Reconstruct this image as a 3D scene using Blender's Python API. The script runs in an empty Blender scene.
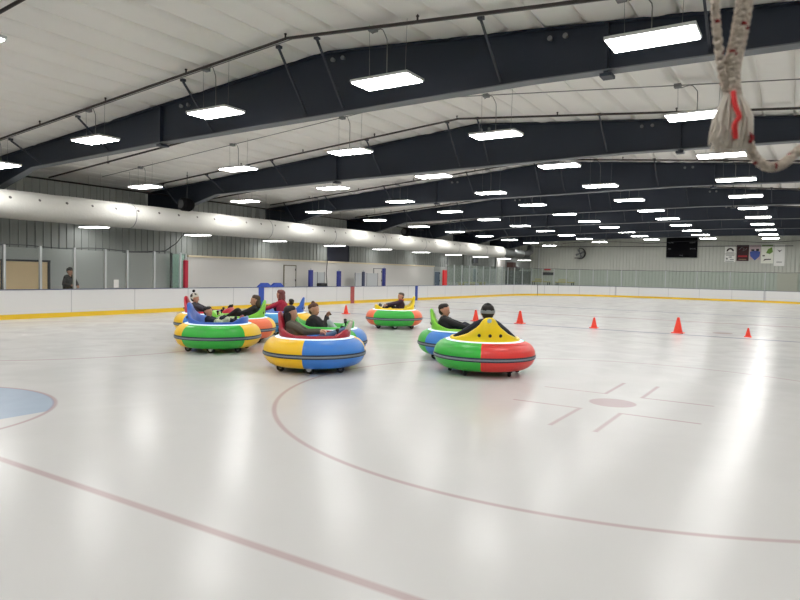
import bpy, bmesh, math, random
from math import pi, sin, cos, radians, sqrt, atan2
from mathutils import Vector, Matrix
random.seed(7)
SC = bpy.context.scene
C = SC.collection

# ------------------------------------------------------------------ camera, world, exposure
cam_d = bpy.data.cameras.new('camera'); cam = bpy.data.objects.new('camera', cam_d); C.objects.link(cam)
FW = Vector((-0.53419843, 0.84432119, -0.04187797)); RT = Vector((0.84440007, 0.53529629, 0.02112826)); UP = Vector((-0.04025616, 0.02407508, 0.99889931))
M = Matrix((RT, UP, -FW)).transposed().to_4x4(); M.translation = Vector((0, 0, 1.719))
cam.matrix_world = M
cam_d.sensor_width = 36; cam_d.lens = 28.68; cam_d.clip_start = 0.05; cam_d.clip_end = 300
cam_d.dof.use_dof = True; cam_d.dof.focus_distance = 14; cam_d.dof.aperture_fstop = 14
SC.camera = cam
w = bpy.data.worlds.new('world'); SC.world = w; w.use_nodes = True
w.node_tree.nodes['Background'].inputs[0].default_value = (.5, .5, .5, 1); w.node_tree.nodes['Background'].inputs[1].default_value = .05
SC.view_settings.view_transform = 'Standard'; SC.view_settings.look = 'None'
SC.view_settings.exposure = 0.0; SC.view_settings.gamma = 1.0; SC.view_settings.use_curve_mapping = False
SC.cycles.use_denoising = True
SC.cycles.max_bounces = 8; SC.cycles.diffuse_bounces = 5; SC.cycles.glossy_bounces = 3; SC.cycles.transparent_max_bounces = 12
SC.cycles.sample_clamp_indirect = 4
SC.cycles.caustics_reflective = False
LIGHT = 31.0         # strength of every LED diffuser

# ------------------------------------------------------------------ materials
MATS = {}
def lin(c):
    return tuple((x/12.92 if x <= .04045 else ((x+.055)/1.055)**2.4) for x in c)
def mat(name, col, rough=.6, metal=0., spec=.5, bump=0., bscale=20., var=0., emit=0.):
    if name in MATS: return MATS[name]
    m = bpy.data.materials.new(name); m.use_nodes = True; MATS[name] = m
    nt = m.node_tree; b = nt.nodes['Principled BSDF']
    c = (*lin([x/255 for x in col]), 1)
    b.inputs['Base Color'].default_value = c
    b.inputs['Roughness'].default_value = rough; b.inputs['Metallic'].default_value = metal
    b.inputs['Specular IOR Level'].default_value = spec
    if emit:
        b.inputs['Emission Color'].default_value = c; b.inputs['Emission Strength'].default_value = emit
    if bump or var:
        tc = nt.nodes.new('ShaderNodeTexCoord'); n = nt.nodes.new('ShaderNodeTexNoise')
        n.inputs['Scale'].default_value = bscale; n.inputs['Detail'].default_value = 4
        nt.links.new(tc.outputs['Object'], n.inputs['Vector'])
        if bump:
            bp = nt.nodes.new('ShaderNodeBump'); bp.inputs['Strength'].default_value = bump; bp.inputs['Distance'].default_value = .02
            nt.links.new(n.outputs['Fac'], bp.inputs['Height']); nt.links.new(bp.outputs['Normal'], b.inputs['Normal'])
        if var:
            mx = nt.nodes.new('ShaderNodeMix'); mx.data_type = 'RGBA'
            mx.inputs['A'].default_value = tuple(x*(1-var) for x in c[:3])+(1,); mx.inputs['B'].default_value = tuple(min(1, x*(1+var)) for x in c[:3])+(1,)
            nt.links.new(n.outputs['Fac'], mx.inputs['Factor']); nt.links.new(mx.outputs['Result'], b.inputs['Base Color'])
    return m

def glass_mat(name, tint, haze=.0, refl=.12, hcol=(.66, .68, .67, 1)):
    m = bpy.data.materials.new(name); m.use_nodes = True; MATS[name] = m
    nt = m.node_tree; nt.nodes.remove(nt.nodes['Principled BSDF']); out = nt.nodes['Material Output']
    t = nt.nodes.new('ShaderNodeBsdfTransparent'); t.inputs[0].default_value = (*lin([x/255 for x in tint]), 1)
    g = nt.nodes.new('ShaderNodeBsdfGlossy'); g.inputs['Roughness'].default_value = .04
    d = nt.nodes.new('ShaderNodeBsdfDiffuse'); d.inputs[0].default_value = hcol
    m1 = nt.nodes.new('ShaderNodeMixShader'); m1.inputs[0].default_value = haze
    nt.links.new(t.outputs[0], m1.inputs[1]); nt.links.new(d.outputs[0], m1.inputs[2])
    m2 = nt.nodes.new('ShaderNodeMixShader'); lw = nt.nodes.new('ShaderNodeFresnel'); lw.inputs[0].default_value = 1.45
    mu = nt.nodes.new('ShaderNodeMath'); mu.operation = 'MULTIPLY'; mu.inputs[1].default_value = refl/.04*.3
    nt.links.new(lw.outputs[0], mu.inputs[0]); nt.links.new(mu.outputs[0], m2.inputs[0])
    nt.links.new(m1.outputs[0], m2.inputs[1]); nt.links.new(g.outputs[0], m2.inputs[2]); nt.links.new(m2.outputs[0], out.inputs[0])
    return m
GLASS = glass_mat('shield_glass', (250, 252, 251), .02, .05)
GLASS_GREEN = glass_mat('green_glass', (236, 250, 244), .22, .05, (.55, .80, .72, 1))
GLASS_END = glass_mat('end_glass', (246, 251, 249), .02, .05)

def emit_mat(name, col, s):
    m = bpy.data.materials.new(name); m.use_nodes = True; MATS[name] = m
    nt = m.node_tree; nt.nodes.remove(nt.nodes['Principled BSDF'])
    e = nt.nodes.new('ShaderNodeEmission'); e.inputs[0].default_value = (*col, 1); e.inputs[1].default_value = s
    nt.links.new(e.outputs[0], nt.nodes['Material Output'].inputs[0]); return m
LED = emit_mat('led_diffuser', (1.0, .988, .965), LIGHT)
LEDW = emit_mat('led_diffuser_walkway', (1.0, .988, .965), LIGHT*.3)
RINGLED = emit_mat('car_ring_light', (.82, .95, 1.0), 1.3)

NAVY = mat('navy_steel', (38, 45, 58), .5, 0, .4, var=.08, bscale=2)
FLANGE = mat('grey_flange_edge', (96, 100, 106), .5)
PIPE = mat('dark_pipe', (44, 36, 34), .5)
WIRE = mat('grey_wire', (120, 120, 118), .5)
HOUSING = mat('white_housing', (215, 216, 216), .4)
RIBWALL = mat('grey_ribbed_steel', (205, 208, 204), .5, 0, .4)
RIBLIN = mat('grey_ribbed_lining', (138, 142, 139), .5, 0, .4)
ENDWALL = mat('light_ribbed_steel', (194, 196, 188), .5, 0, .4)
WHITEP = mat('white_partition', (226, 224, 220), .6, var=.02, bscale=1.5)
CREAM = mat('cream_cap', (226, 214, 186), .6)
LGREY = mat('pale_grey_wall', (170, 173, 171), .7)
DUCTF = mat('white_duct_fabric', (206, 205, 199), .8, 0, .2, bump=.35, bscale=9)
BLUEP = mat('royal_blue_paint', (38, 74, 172), .45)
REDP = mat('crimson_pad', (172, 22, 52), .5)
DBLUE = mat('deep_blue_pad', (34, 42, 120), .5)
YELP = mat('yellow_kick', (236, 196, 40), .45)
BLACK = mat('black_matte', (20, 20, 22), .6)
DGREY = mat('dark_grey', (58, 60, 64), .6)
MGREY = mat('mid_grey', (120, 122, 124), .6)
ALU = mat('aluminium', (196, 200, 202), .35, .6)
GALV = mat('galvanised_duct', (120, 124, 124), .35, .7, var=.15, bscale=6)
CONC = mat('concrete', (120, 118, 114), .8, var=.1, bscale=3)
RUBBER = mat('black_rubber', (24, 24, 26), .7)

# ------------------------------------------------------------------ mesh helpers
def obj(name, bm, m, parent=None, smooth=False, recalc=True):
    if recalc: bmesh.ops.recalc_face_normals(bm, faces=bm.faces)
    me = bpy.data.meshes.new(name); bm.to_mesh(me); bm.free()
    for mm in (m if isinstance(m, (list, tuple)) else [m]): me.materials.append(mm)
    if smooth:
        for p in me.polygons: p.use_smooth = True
    o = bpy.data.objects.new(name, me); C.objects.link(o)
    if parent: o.parent = parent
    return o
def thing(name, label, cat, loc=(0, 0, 0), rotz=0, group=None):
    o = bpy.data.objects.new(name, None); C.objects.link(o); o.empty_display_size = .2
    o.location = loc; o.rotation_euler = (0, 0, rotz); o['label'] = label; o['category'] = cat
    if group: o['group'] = group
    return o
def tag(o, label, cat, group=None):
    o['label'] = label; o['category'] = cat
    if group: o['group'] = group
    return o
def struct(name, bm, m, parent=None, smooth=False):
    o = obj(name, bm, m, parent, smooth)
    if not parent: o['kind'] = 'structure'
    return o
def dup(root, loc=None, rotz=None, label=None, group=None):
    def cp(o, par):
        c = o.copy(); C.objects.link(c)
        if par: c.parent = par
        for ch in list(o.children): cp(ch, c)
        return c
    r = cp(root, None)
    if loc is not None: r.location = loc
    if rotz is not None: r.rotation_euler = (0, 0, rotz)
    if label: r['label'] = label
    if group: r['group'] = group
    return r
def B(): return bmesh.new()
def bx(bm, x0, x1, y0, y1, z0, z1, bev=0, mi=0):
    r = bmesh.ops.create_cube(bm, size=1)
    vs = r['verts']
    for v in vs: v.co = Vector(((x0+x1)/2+v.co.x*(x1-x0), (y0+y1)/2+v.co.y*(y1-y0), (z0+z1)/2+v.co.z*(z1-z0)))
    fs = set(f for v in vs for f in v.link_faces)
    for f in fs: f.material_index = mi
    if bev:
        es = set(e for v in vs for e in v.link_edges)
        bmesh.ops.bevel(bm, geom=list(es), offset=bev, segments=2, affect='EDGES', profile=.5)
    return bm
def tube(bm, pts, r, seg=8, caps=True, mi=0, radii=None):
    pts = [Vector(p) for p in pts]; rings = []
    n = len(pts)
    ref = None
    for i, p in enumerate(pts):
        t = (pts[min(i+1, n-1)]-pts[max(i-1, 0)])
        if t.length < 1e-9: t = Vector((0, 0, 1))
        t.normalize()
        if ref is None:
            ref = t.orthogonal().normalized()
        else:
            ref = (ref-t*ref.dot(t)); ref = ref.normalized() if ref.length > 1e-6 else t.orthogonal().normalized()
        b = t.cross(ref); rr = radii[i] if radii else r
        rings.append([bm.verts.new(p+(ref*cos(2*pi*k/seg)+b*sin(2*pi*k/seg))*rr) for k in range(seg)])
    for a, c in zip(rings, rings[1:]):
        for k in range(seg):
            f = bm.faces.new((a[k], a[(k+1) % seg], c[(k+1) % seg], c[k])); f.material_index = mi
    if caps:
        bm.faces.new(rings[0][::-1]).material_index = mi; bm.faces.new(rings[-1]).material_index = mi
    return bm
def lathe(bm, prof, seg=32, axis='z', off=(0, 0, 0), a0=0, a1=2*pi, mi=0, close=False):
    full = abs(a1-a0-2*pi) < 1e-6; n = seg if full else seg+1
    off = Vector(off); rings = []
    for k in range(n):
        a = a0+(a1-a0)*k/seg; ring = []
        for r, z in prof:
            if axis == 'z': p = Vector((r*cos(a), r*sin(a), z))
            elif axis == 'y': p = Vector((r*cos(a), z, r*sin(a)))
            else: p = Vector((z, r*cos(a), r*sin(a)))
            ring.append(bm.verts.new(p+off))
        rings.append(ring)
    m = len(prof)
    for k in range(seg):
        a, b = rings[k], rings[(k+1) % n]
        for j in range(m if close else m-1):
            q = [a[j], b[j], b[(j+1) % m], a[(j+1) % m]]
            try: bm.faces.new(q).material_index = mi
            except ValueError: pass
    bmesh.ops.remove_doubles(bm, verts=[v for r in rings for v in r], dist=1e-5)
    return bm
def prism(bm, poly, fn, d0, d1, mi=0):
    """poly: 2D outline; fn(u, v, d) -> point; extruded between d0 and d1"""
    a = [bm.verts.new(fn(u, v, d0)) for u, v in poly]; b = [bm.verts.new(fn(u, v, d1)) for u, v in poly]
    n = len(poly)
    bm.faces.new(a).material_index = mi; bm.faces.new(b[::-1]).material_index = mi
    for i in range(n): bm.faces.new((a[i], b[i], b[(i+1) % n], a[(i+1) % n])).material_index = mi
    return bm
XZ = lambda u, v, d: Vector((u, d, v))      # outline in x-z, depth along y
YZ = lambda u, v, d: Vector((d, u, v))      # outline in y-z, depth along x

# ------------------------------------------------------------------ dimensions of the hall
XL, XR = -26.0, 7.8          # outer walls
YN, YE = -4.0, 64.5          # near and end wall
RIDGE, ZR, SL = -9.1, 6.62, 0.083
def zroof(x): return ZR-abs(x-RIDGE)*SL
RX0, RX1, RY0, RY1, RC = -21.1, 4.2, -.9, 58.9, 8.5     # rink outline
BH = .95                     # top of the boards
DX, DY = -2.16, 8.94         # face-off dot
GX, GY = -8.8, 2.84          # goal centre, goal line
BL1, CL, BL2 = 21.4, 28.3, 35.2
FRAMES = [3.6+7.62*k for k in range(8)]   # 3.6, 11.2, 18.8 ...

# ------------------------------------------------------------------ ice material with the painted lines inside it
class NB:
    def __init__(s, nt): s.nt = nt
    def m(s, op, a, b=None, c=None):
        n = s.nt.nodes.new('ShaderNodeMath'); n.operation = op
        for i, v in enumerate((a, b, c)):
            if v is None: continue
            if isinstance(v, (int, float)): n.inputs[i].default_value = v
            else: s.nt.links.new(v, n.inputs[i])
        return n.outputs[0]
    def soft(s, d, e=.012):            # 1 where d < 0
        n = s.nt.nodes.new('ShaderNodeMapRange'); n.inputs['From Min'].default_value = e; n.inputs['From Max'].default_value = -e
        s.nt.links.new(d, n.inputs['Value']); return n.outputs[0]
    def mx(s, *a):
        r = a[0]
        for b in a[1:]: r = s.m('MAXIMUM', r, b)
        return r
    def box(s, x, y, cx, cy, hx, hy):
        return s.mx(s.m('SUBTRACT', s.m('ABSOLUTE', s.m('SUBTRACT', x, cx)), hx), s.m('SUBTRACT', s.m('ABSOLUTE', s.m('SUBTRACT', y, cy)), hy))
    def dist(s, x, y, cx, cy):
        dx = s.m('SUBTRACT', x, cx); dy = s.m('SUBTRACT', y, cy)
        return s.m('SQRT', s.m('ADD', s.m('MULTIPLY', dx, dx), s.m('MULTIPLY', dy, dy)))
    def ring(s, x, y, cx, cy, r, hw):
        return s.m('SUBTRACT', s.m('ABSOLUTE', s.m('SUBTRACT', s.dist(x, y, cx, cy), r)), hw)
def ice_material():
    m = bpy.data.materials.new('ice'); m.use_nodes = True; nt = m.node_tree; b = nt.nodes['Principled BSDF']; k = NB(nt)
    g = nt.nodes.new('ShaderNodeNewGeometry'); sp = nt.nodes.new('ShaderNodeSeparateXYZ'); nt.links.new(g.outputs['Position'], sp.inputs[0])
    x, y = sp.outputs[0], sp.outputs[1]
    u = k.m('ABSOLUTE', k.m('SUBTRACT', x, DX)); v = k.m('ABSOLUTE', k.m('SUBTRACT', y, DY))
    shapes = [k.box(x, y, GX, GY, 12.9, .036),
              k.ring(x, y, DX, DY, 4.57, .028), k.m('SUBTRACT', k.dist(x, y, DX, DY), .31),
              k.box(u, v, .71, .64, .48, .028), k.box(u, v, .26, 1.22, .028, .60),
              k.mx(k.ring(x, y, GX, GY, 1.82, .026), k.m('SUBTRACT', GY, y)),
              k.ring(x, y, 2*GX-DX, DY, 4.57, .035),
              k.box(x, y, GX, CL, 12.9, .15), k.box(x, y, GX, 56.0, 12.9, .03),
              k.m('SUBTRACT', k.dist(x, y, DX, BL1+1.6), .3), 
              ]
    red = None
    for s in shapes:
        q = k.soft(s, .014); red = q if red is None else k.m('MAXIMUM', red, q)
    crease = k.soft(k.mx(k.m('SUBTRACT', k.dist(x, y, GX, GY), 1.81), k.m('SUBTRACT', GY+.03, y), k.m('SUBTRACT', x, -7.5)), .01)
    blue = k.soft(k.box(x, y, GX, BL1, 12.9, .11), .02)
    blue = k.m('MAXIMUM', blue, k.soft(k.box(x, y, GX, BL2, 12.9, .15), .02))
    def noise(scale, detail=4, dist=0, sx=1, sy=1):
        mp = nt.nodes.new('ShaderNodeMapping'); mp.inputs['Scale'].default_value = (sx, sy, 1); nt.links.new(g.outputs['Position'], mp.inputs['Vector'])
        n = nt.nodes.new('ShaderNodeTexNoise'); n.inputs['Scale'].default_value = scale; n.inputs['Detail'].default_value = detail; n.inputs['Distortion'].default_value = dist
        nt.links.new(mp.outputs[0], n.inputs['Vector']); return n.outputs['Fac']
    def mix(f, a, c):
        n = nt.nodes.new('ShaderNodeMix'); n.data_type = 'RGBA'
        if isinstance(f, float): n.inputs['Factor'].default_value = f
        else: nt.links.new(f, n.inputs['Factor'])
        for s_, v_ in (('A', a), ('B', c)):
            if isinstance(v_, tuple): n.inputs[s_].default_value = (*lin([q/255 for q in v_]), 1)
            else: nt.links.new(v_, n.inputs[s_])
        return n.outputs['Result']
    base = mix(noise(.35, 5, .5), (204, 204, 203), (213, 212, 210))
    c = mix(k.m('MULTIPLY', crease, .9), base, (168, 184, 204))
    c = mix(k.m('MULTIPLY', blue, .6), c, (96, 108, 138))
    c = mix(k.m('MULTIPLY', red, .52), c, (168, 128, 132))
    nt.links.new(c, b.inputs['Base Color'])
    rr = k.m('MULTIPLY_ADD', noise(1.2, 6, 1.0), .20, .115)
    nt.links.new(rr, b.inputs['Roughness']); b.inputs['IOR'].default_value = 1.31; b.inputs['Specular IOR Level'].default_value = .22
    bp = nt.nodes.new('ShaderNodeBump'); bp.inputs['Strength'].default_value = .12; bp.inputs['Distance'].default_value = .01
    nt.links.new(k.m('ADD', noise(2.2, 3, 0, 1, 1), k.m('MULTIPLY', noise(6, 2, 1.0, 1, .5), .10)), bp.inputs['Height']); nt.links.new(bp.outputs[0], b.inputs['Normal'])
    return m
ICE = ice_material()

# ------------------------------------------------------------------ rink outline
def outline(off=0., seg=14, s_mode=False):
    """closed list of (x, y) round the rink, pushed outwards by off"""
    x0, x1, y0, y1, r = RX0-off, RX1+off, RY0-off, RY1+off, RC+off
    pts = []
    for cx, cy, a0 in ((x1-r, y0+r, -pi/2), (x1-r, y1-r, 0), (x0+r, y1-r, pi/2), (x0+r, y0+r, pi)):
        for k in range(seg+1):
            a = a0+pi/2*k/seg; pts.append((cx+r*cos(a), cy+r*sin(a)))
    return pts
bm = B(); vs = [bm.verts.new((x, y, 0)) for x, y in outline(.06)]; bm.faces.new(vs)
bm.normal_update()
struct('floor_ice', bm, ICE)
bm = B(); bx(bm, XL, XR, YN, YE, -.3, -.02)
struct('floor', bm, CONC)

def ring_band(bm, o0, o1, z0, z1, seg=14, mi=0):
    a, b = outline(o0, seg), outline(o1, seg); n = len(a)
    A = [[bm.verts.new((*p, z)) for p in q] for q, z in ((a, z0), (a, z1), (b, z1), (b, z0))]
    for i in range(n):
        j = (i+1) % n
        for s in range(4):
            f = bm.faces.new((A[s][i], A[s][j], A[(s+1) % 4][j], A[(s+1) % 4][i])); f.material_index = mi
    return bm
# board facing with thin seams every 2.44 m
mb = bpy.data.materials.new('board_white'); mb.use_nodes = True; nt = mb.node_tree; kk = NB(nt); bb = nt.nodes['Principled BSDF']
g = nt.nodes.new('ShaderNodeNewGeometry'); sp = nt.nodes.new('ShaderNodeSeparateXYZ'); nt.links.new(g.outputs['Position'], sp.inputs[0])
sy = kk.m('ABSOLUTE', kk.m('SUBTRACT', kk.m('FRACT', kk.m('DIVIDE', kk.m('ADD', sp.outputs[1], 1.05), 2.44)), .5))
sx = kk.m('ABSOLUTE', kk.m('SUBTRACT', kk.m('FRACT', kk.m('DIVIDE', kk.m('ADD', sp.outputs[0], 30.6), 2.44)), .5))
seam = kk.m('MAXIMUM', kk.m('LESS_THAN', sy, .006), kk.m('LESS_THAN', sx, .006))
mx = nt.nodes.new('ShaderNodeMix'); mx.data_type = 'RGBA'; mx.inputs['A'].default_value = (*lin((.90, .90, .90)), 1); mx.inputs['B'].default_value = (*lin((.76, .76, .77)), 1)
nt.links.new(seam, mx.inputs['Factor']); nt.links.new(mx.outputs['Result'], bb.inputs['Base Color']); bb.inputs['Roughness'].default_value = .35

boards = thing('rink_boards', 'white dasher boards with yellow kick strip running round the ice', 'rink boards')
obj('board_facing', ring_band(B(), 0, .10, 0, BH-.025, 18), mb, boards)
obj('kick_strip', ring_band(B(), -.012, .0, 0.0, .155, 18), YELP, boards)
obj('cap_rail', ring_band(B(), -.02, .14, BH-.025, BH, 18), mat('dark_blue_cap', (76, 84, 120), .4), boards)
def board_mark(y, half, m, lab):
    o = obj('line_stripe', bx(B(), RX0-.01, RX0+.016, y-half, y+half, 0, BH-.02), m, boards); o['label'] = lab
board_mark(BL1-.02, .17, BLUEP, 'blue line stripe with blue humps above it')
board_mark(CL+.1, .17, mat('faded_red', (166, 78, 74), .5), 'faded red centre line stripe')
board_mark(BL2+.1, .15, mat('stripe_blue', (36, 66, 150), .5), 'far blue line stripe')
# dark gate joint in the far left corner
a = radians(151.0)
px_, py_ = RX0+RC+(RC-.012)*cos(a), RY1-RC+(RC-.012)*sin(a)
bm = B(); tube(bm, [(px_, py_, 0), (px_, py_, BH-.02)], .022, 6); o = obj('gate_joint', bm, BLACK, boards); o['label'] = 'dark gate joint in the corner boards'

# ------------------------------------------------------------------ walls
def ribbed(bm, length, z0, z1, pitch=.305, depth=.032, fn=None, thick=.06):
    n = int(length/pitch)+1; prof = []
    for i in range(n):
        s = i*pitch
        prof += [(s, 0), (s+pitch*.74, 0), (s+pitch*.80, depth), (s+pitch*.92, depth), (s+pitch*.98, 0)]
    prof = [p for p in prof if p[0] <= length]+[(length, 0)]
    if isinstance(z1, (int, float)): zt = lambda s: z1
    else: zt = z1
    A = [bm.verts.new(fn(s, d, z0)) for s, d in prof]; T = [bm.verts.new(fn(s, d, zt(s))) for s, d in prof]
    for i in range(len(prof)-1):
        bm.faces.new((A[i], A[i+1], T[i+1], T[i]))
    # solid back
    q = [fn(0, -thick, z0), fn(length, -thick, z0)]
    tb = [bm.verts.new(fn(s, -thick, zt(s))) for s, d in prof]; bb_ = [bm.verts.new(fn(s, -thick, z0)) for s, d in prof]
    for i in range(len(prof)-1):
        bm.faces.new((bb_[i+1], bb_[i], tb[i], tb[i+1])); bm.faces.new((T[i], T[i+1], tb[i+1], tb[i])); bm.faces.new((A[i+1], A[i], bb_[i], bb_[i+1]))
    bm.faces.new((A[0], T[0], tb[0], bb_[0])); bm.faces.new((A[-1], bb_[-1], tb[-1], T[-1]))
    return bm
struct('wall_left', ribbed(B(), YE-YN, 0, zroof(XL)-.02, fn=lambda s, d, z: Vector((XL+d, YN+s, z))), RIBWALL)
# inner lining of the left side, with a dark recess
bm = B()
ribbed(bm, 30.45-YN, 0, 3.95, fn=lambda s, d, z: Vector((-24.62+d, YN+s, z)))
ribbed(bm, YE-32.75, 0, 3.95, fn=lambda s, d, z: Vector((-24.62+d, 32.75+s, z)))
struct('wall_left_lining', bm, RIBLIN)
bm = B(); bx(bm, -24.78, -24.66, 30.45, 32.75, 0, 3.95); bx(bm, -24.66, -24.60, 30.45, 31.05, 0, 3.95)
struct('trim_dark_recess', bm, mat('recess_navy', (30, 34, 52), .6))
xe = lambda s: zroof(XL+s)-.01
struct('wall_end', ribbed(B(), XR-XL, 0, xe, depth=.06, fn=lambda s, d, z: Vector((XL+s, YE-d, z))), ENDWALL)
struct('wall_near', bx(B(), XL, XR, YN-.1, YN, 0, ZR), ENDWALL)
struct('wall_right', bx(B(), XR, XR+.1, YN, YE, 0, zroof(XR)+.1), ENDWALL)

# ceiling: draped white liner, bulging between the purlins
CEIL = mat('white_ceiling_liner', (242, 240, 235), .75, 0, .2, bump=.8, bscale=2.2, var=.02)
def ceiling():
    bm = B(); PW = .78
    rnd = random.Random(3); ph = [rnd.uniform(.6, 1.3) for _ in range(80)]; jit = [rnd.uniform(-.09, .09) for _ in range(80)]
    edges = []; x = XL; i = 0
    while x < XR: edges.append(x+jit[i % 80]*(x > XL)); x += PW; i += 1
    edges.append(XR)
    FS = [0, .03, .06, .10, .16, .26, .40, .55, .70, .82, .90, .95, .98]
    ny = 150; ys = [YN+(YE-YN)*j/ny for j in range(ny+1)]
    cols = []
    for i, (a_, b_) in enumerate(zip(edges, edges[1:])):
        for f in FS: cols.append((a_+(b_-a_)*f, f, i))
    cols.append((XR, 0, 0))
    grid = []
    for y in ys:
        row = []
        for x, f, i in cols:
            dp = .055*ph[i % 80]*(1+.45*sin(y*.7+i*2.1)+.3*sin(y*2.3+i))
            fold = math.exp(-(min(f, 1-f)/.055)**2)*dp*1.5
            bulge = .045*(1-(2*f-1)**2)*(1+.5*sin(y*1.1+i*1.3))
            wob = .05*sin(y*.5+i*.8)
            row.append(bm.verts.new((x+(wob if XL < x < XR else 0), y, zroof(x)+.0+fold-bulge)))
        grid.append(row)
    for r0, r1 in zip(grid, grid[1:]):
        for k in range(len(cols)-1): bm.faces.new((r0[k], r0[k+1], r1[k+1], r1[k]))
    me = obj('ceiling', bm, CEIL, smooth=True); me['kind'] = 'structure'
    return me
ceiling()
bm = B()
prism(bm, [(XL-.2, zroof(XL)+.16), (RIDGE, ZR+.16), (XR+.2, zroof(XR)+.16), (XR+.2, zroof(XR)+.3), (RIDGE, ZR+.3), (XL-.2, zroof(XL)+.3)], XZ, YN-.1, YE+.1)
struct('ceiling_deck', bm, DGREY)
# seams of the liner: long thin tucked strips
# ------------------------------------------------------------------ roof frames
FR_BOT = [(-21.2, 4.90), (-14.8, 5.10), (-4.4, 5.27), (0.3, 5.22), (3.6, 5.05)]
def frame_mesh():
    top = [(XL+.12, zroof(XL+.12)-.05), (RIDGE, ZR-.05), (XR-.15, zroof(XR-.15)-.05)]
    left = [(XL+.12, 0), (XL+.42, 0), (-24.75, 4.05)]
    right = [(XR-1.1, 4.2), (XR-.5, 0), (XR-.15, 0)]
    bm = B(); outline_ = left+FR_BOT+right+top[::-1]
    prism(bm, outline_, XZ, -.012, .012)
    return bm
def frame_flange():
    bm = B()
    low = [(-24.75, 4.05)]+FR_BOT+[(XR-1.1, 4.2)]
    for (x0, z0), (x1, z1) in zip(low, low[1:]):
        prism(bm, [(x0, z0), (x1, z1), (x1, z1-.022), (x0, z0-.022)], XZ, -.14, .14)
    for (x0, z0), (x1, z1) in (((XL+.42, 0), (-24.75, 4.05)), ((XR-1.1, 4.2), (XR-.5, 0))):
        prism(bm, [(x0, z0), (x1, z1), (x1+.02, z1), (x0+.02, z0)], XZ, -.14, .14)
    return bm
def top_flange():
    bm = B()
    for x0, x1 in ((XL+.12, RIDGE), (RIDGE, XR-.15)):
        prism(bm, [(x0, zroof(x0)-.05), (x1, zroof(x1)-.05), (x1, zroof(x1)-.075), (x0, zroof(x0)-.075)], XZ, -.12, .12)
    return bm
def splice(x, zb, plate=.26):
    bm = B(); bx(bm, x-.03, x+.03, -.11, .11, zb-.09, zroof(x)-.06); bx(bm, x-.09, x+.11, -.13, .13, zb-.10, zb-.045); return bm
BR = [-23.6, -20.8, -17.2, -12.8, -9.7, -8.65, -4.95, -1.4, 1.9, 4.9]
def zbot(x):
    pts = [(-24.75, 4.05)]+FR_BOT+[(XR-1.1, 4.2)]
    for (x0, z0), (x1, z1) in zip(pts, pts[1:]):
        if x0 <= x <= x1: return z0+(z1-z0)*(x-x0)/(x1-x0)
    return 4.3
def brace(x):
    bm = B(); p0 = Vector((x, -.95, zroof(x)-.10)); p1 = Vector((x, -.03, zbot(x)+.08))
    tube(bm, [p0, p1], .028, 4); bx(bm, x-.05, x+.05, p0.y-.05, p0.y+.05, p0.z, p0.z+.06); return bm
web_m = flg_m = None
first_frame = None
for i, fy in enumerate(FRAMES):
    if first_frame is None:
        fr = obj('roof_frame', frame_mesh(), NAVY); fr['kind'] = 'structure'
        obj('bottom_flange', frame_flange(), FLANGE, fr); obj('top_flange', top_flange(), NAVY, fr)
        for x, zb in ((-14.8, 5.10), (-3.0, 5.24)): obj('splice_plate', splice(x, zb), NAVY, fr)
        for x in BR: obj('brace', brace(x), mat('brace_grey', (50, 54, 64), .5), fr)
        for x in (-13.97, -8.93, -4.0): 
            bm = B()
            for dx in (0, .28): lathe(bm, [(0, -.10), (.05, -.10), (.035, -.02), (0, -.02)], 8, 'y', (x+dx, 0, zroof(x)-.24))
            obj('beam_clamp', bm, MGREY, fr)
        fr.location.y = fy; first_frame = fr
    else:
        fr = dup(first_frame); fr.location.y = fy

# ------------------------------------------------------------------ sprinkler pipes (one per bay, just before each frame), eave pipe
def roofline(y, x0, x1, drop, bm, r, n=2):
    pts = []
    for x in [x0]+([RIDGE] if x0 < RIDGE < x1 else [])+[x1]: pts.append((x, y, zroof(x)-drop))
    return tube(bm, pts, r, 8)
ORD = ['nearest', 'second nearest', 'third nearest', 'fourth nearest', 'fifth nearest', 'sixth nearest', 'seventh nearest', 'eighth nearest', 'ninth nearest', 'tenth nearest', 'eleventh nearest', 'twelfth nearest']
for i, fy in enumerate(FRAMES[1:]):
    y = fy-1.35
    t = thing('sprinkler_pipe', 'thin dark sprinkler pipe under the white ceiling before the %s navy roof frame' % ORD[i], 'pipe', (0, y, 0), 0, 'sprinkler pipes crossing the ceiling')
    obj('pipe', roofline(0, -24.2, 6.6, .16, B(), .030), PIPE, t)
    for x in (-21.5, -18.4, -15.3, -12.2, -9.15, -6, -2.9, .2, 3.3):
        bm = B(); tube(bm, [(x, 0, zroof(x)-.14), (x, 0, zroof(x)-.03)], .012, 6); tube(bm, [(x, 0, zroof(x)-.16), (x, 0, zroof(x)-.05)], .018, 6)
        lathe(bm, [(0, 0), (.03, 0), (.03, .02), (0, .02)], 8, 'z', (x, 0, zroof(x)-.075)); obj('sprinkler_head', bm, PIPE, t)
for k, lab in enumerate(['thick dark pipe cutting across the upper left corner of the ceiling', 'thick dark pipe just behind the nearest full navy roof frame', 'thick dark pipe just behind the second full navy roof frame', 'thick dark pipe just behind the third full navy roof frame']):
    t = thing('ceiling_pipe', lab, 'pipe', (0, 5.7+7.62*k, 0), 0)
    bm = B(); roofline(0, -24.2, 6.6 if k == 0 else -13.2, .32, bm, .032); obj('pipe', bm, PIPE, t)
    for x in ((-20.5, -15.2, -9.9, -4.6, .7) if k == 0 else (-20.5, -15.2)):
        bm = B(); tube(bm, [(x, 0, zroof(x)-.32), (x, 0, zroof(x)-.03)], .010, 5); lathe(bm, [(0, 0), (.05, 0), (.05, .03), (0, .03)], 8, 'z', (x, 0, zroof(x)-.37)); obj('pipe_hanger', bm, PIPE, t)
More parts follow.
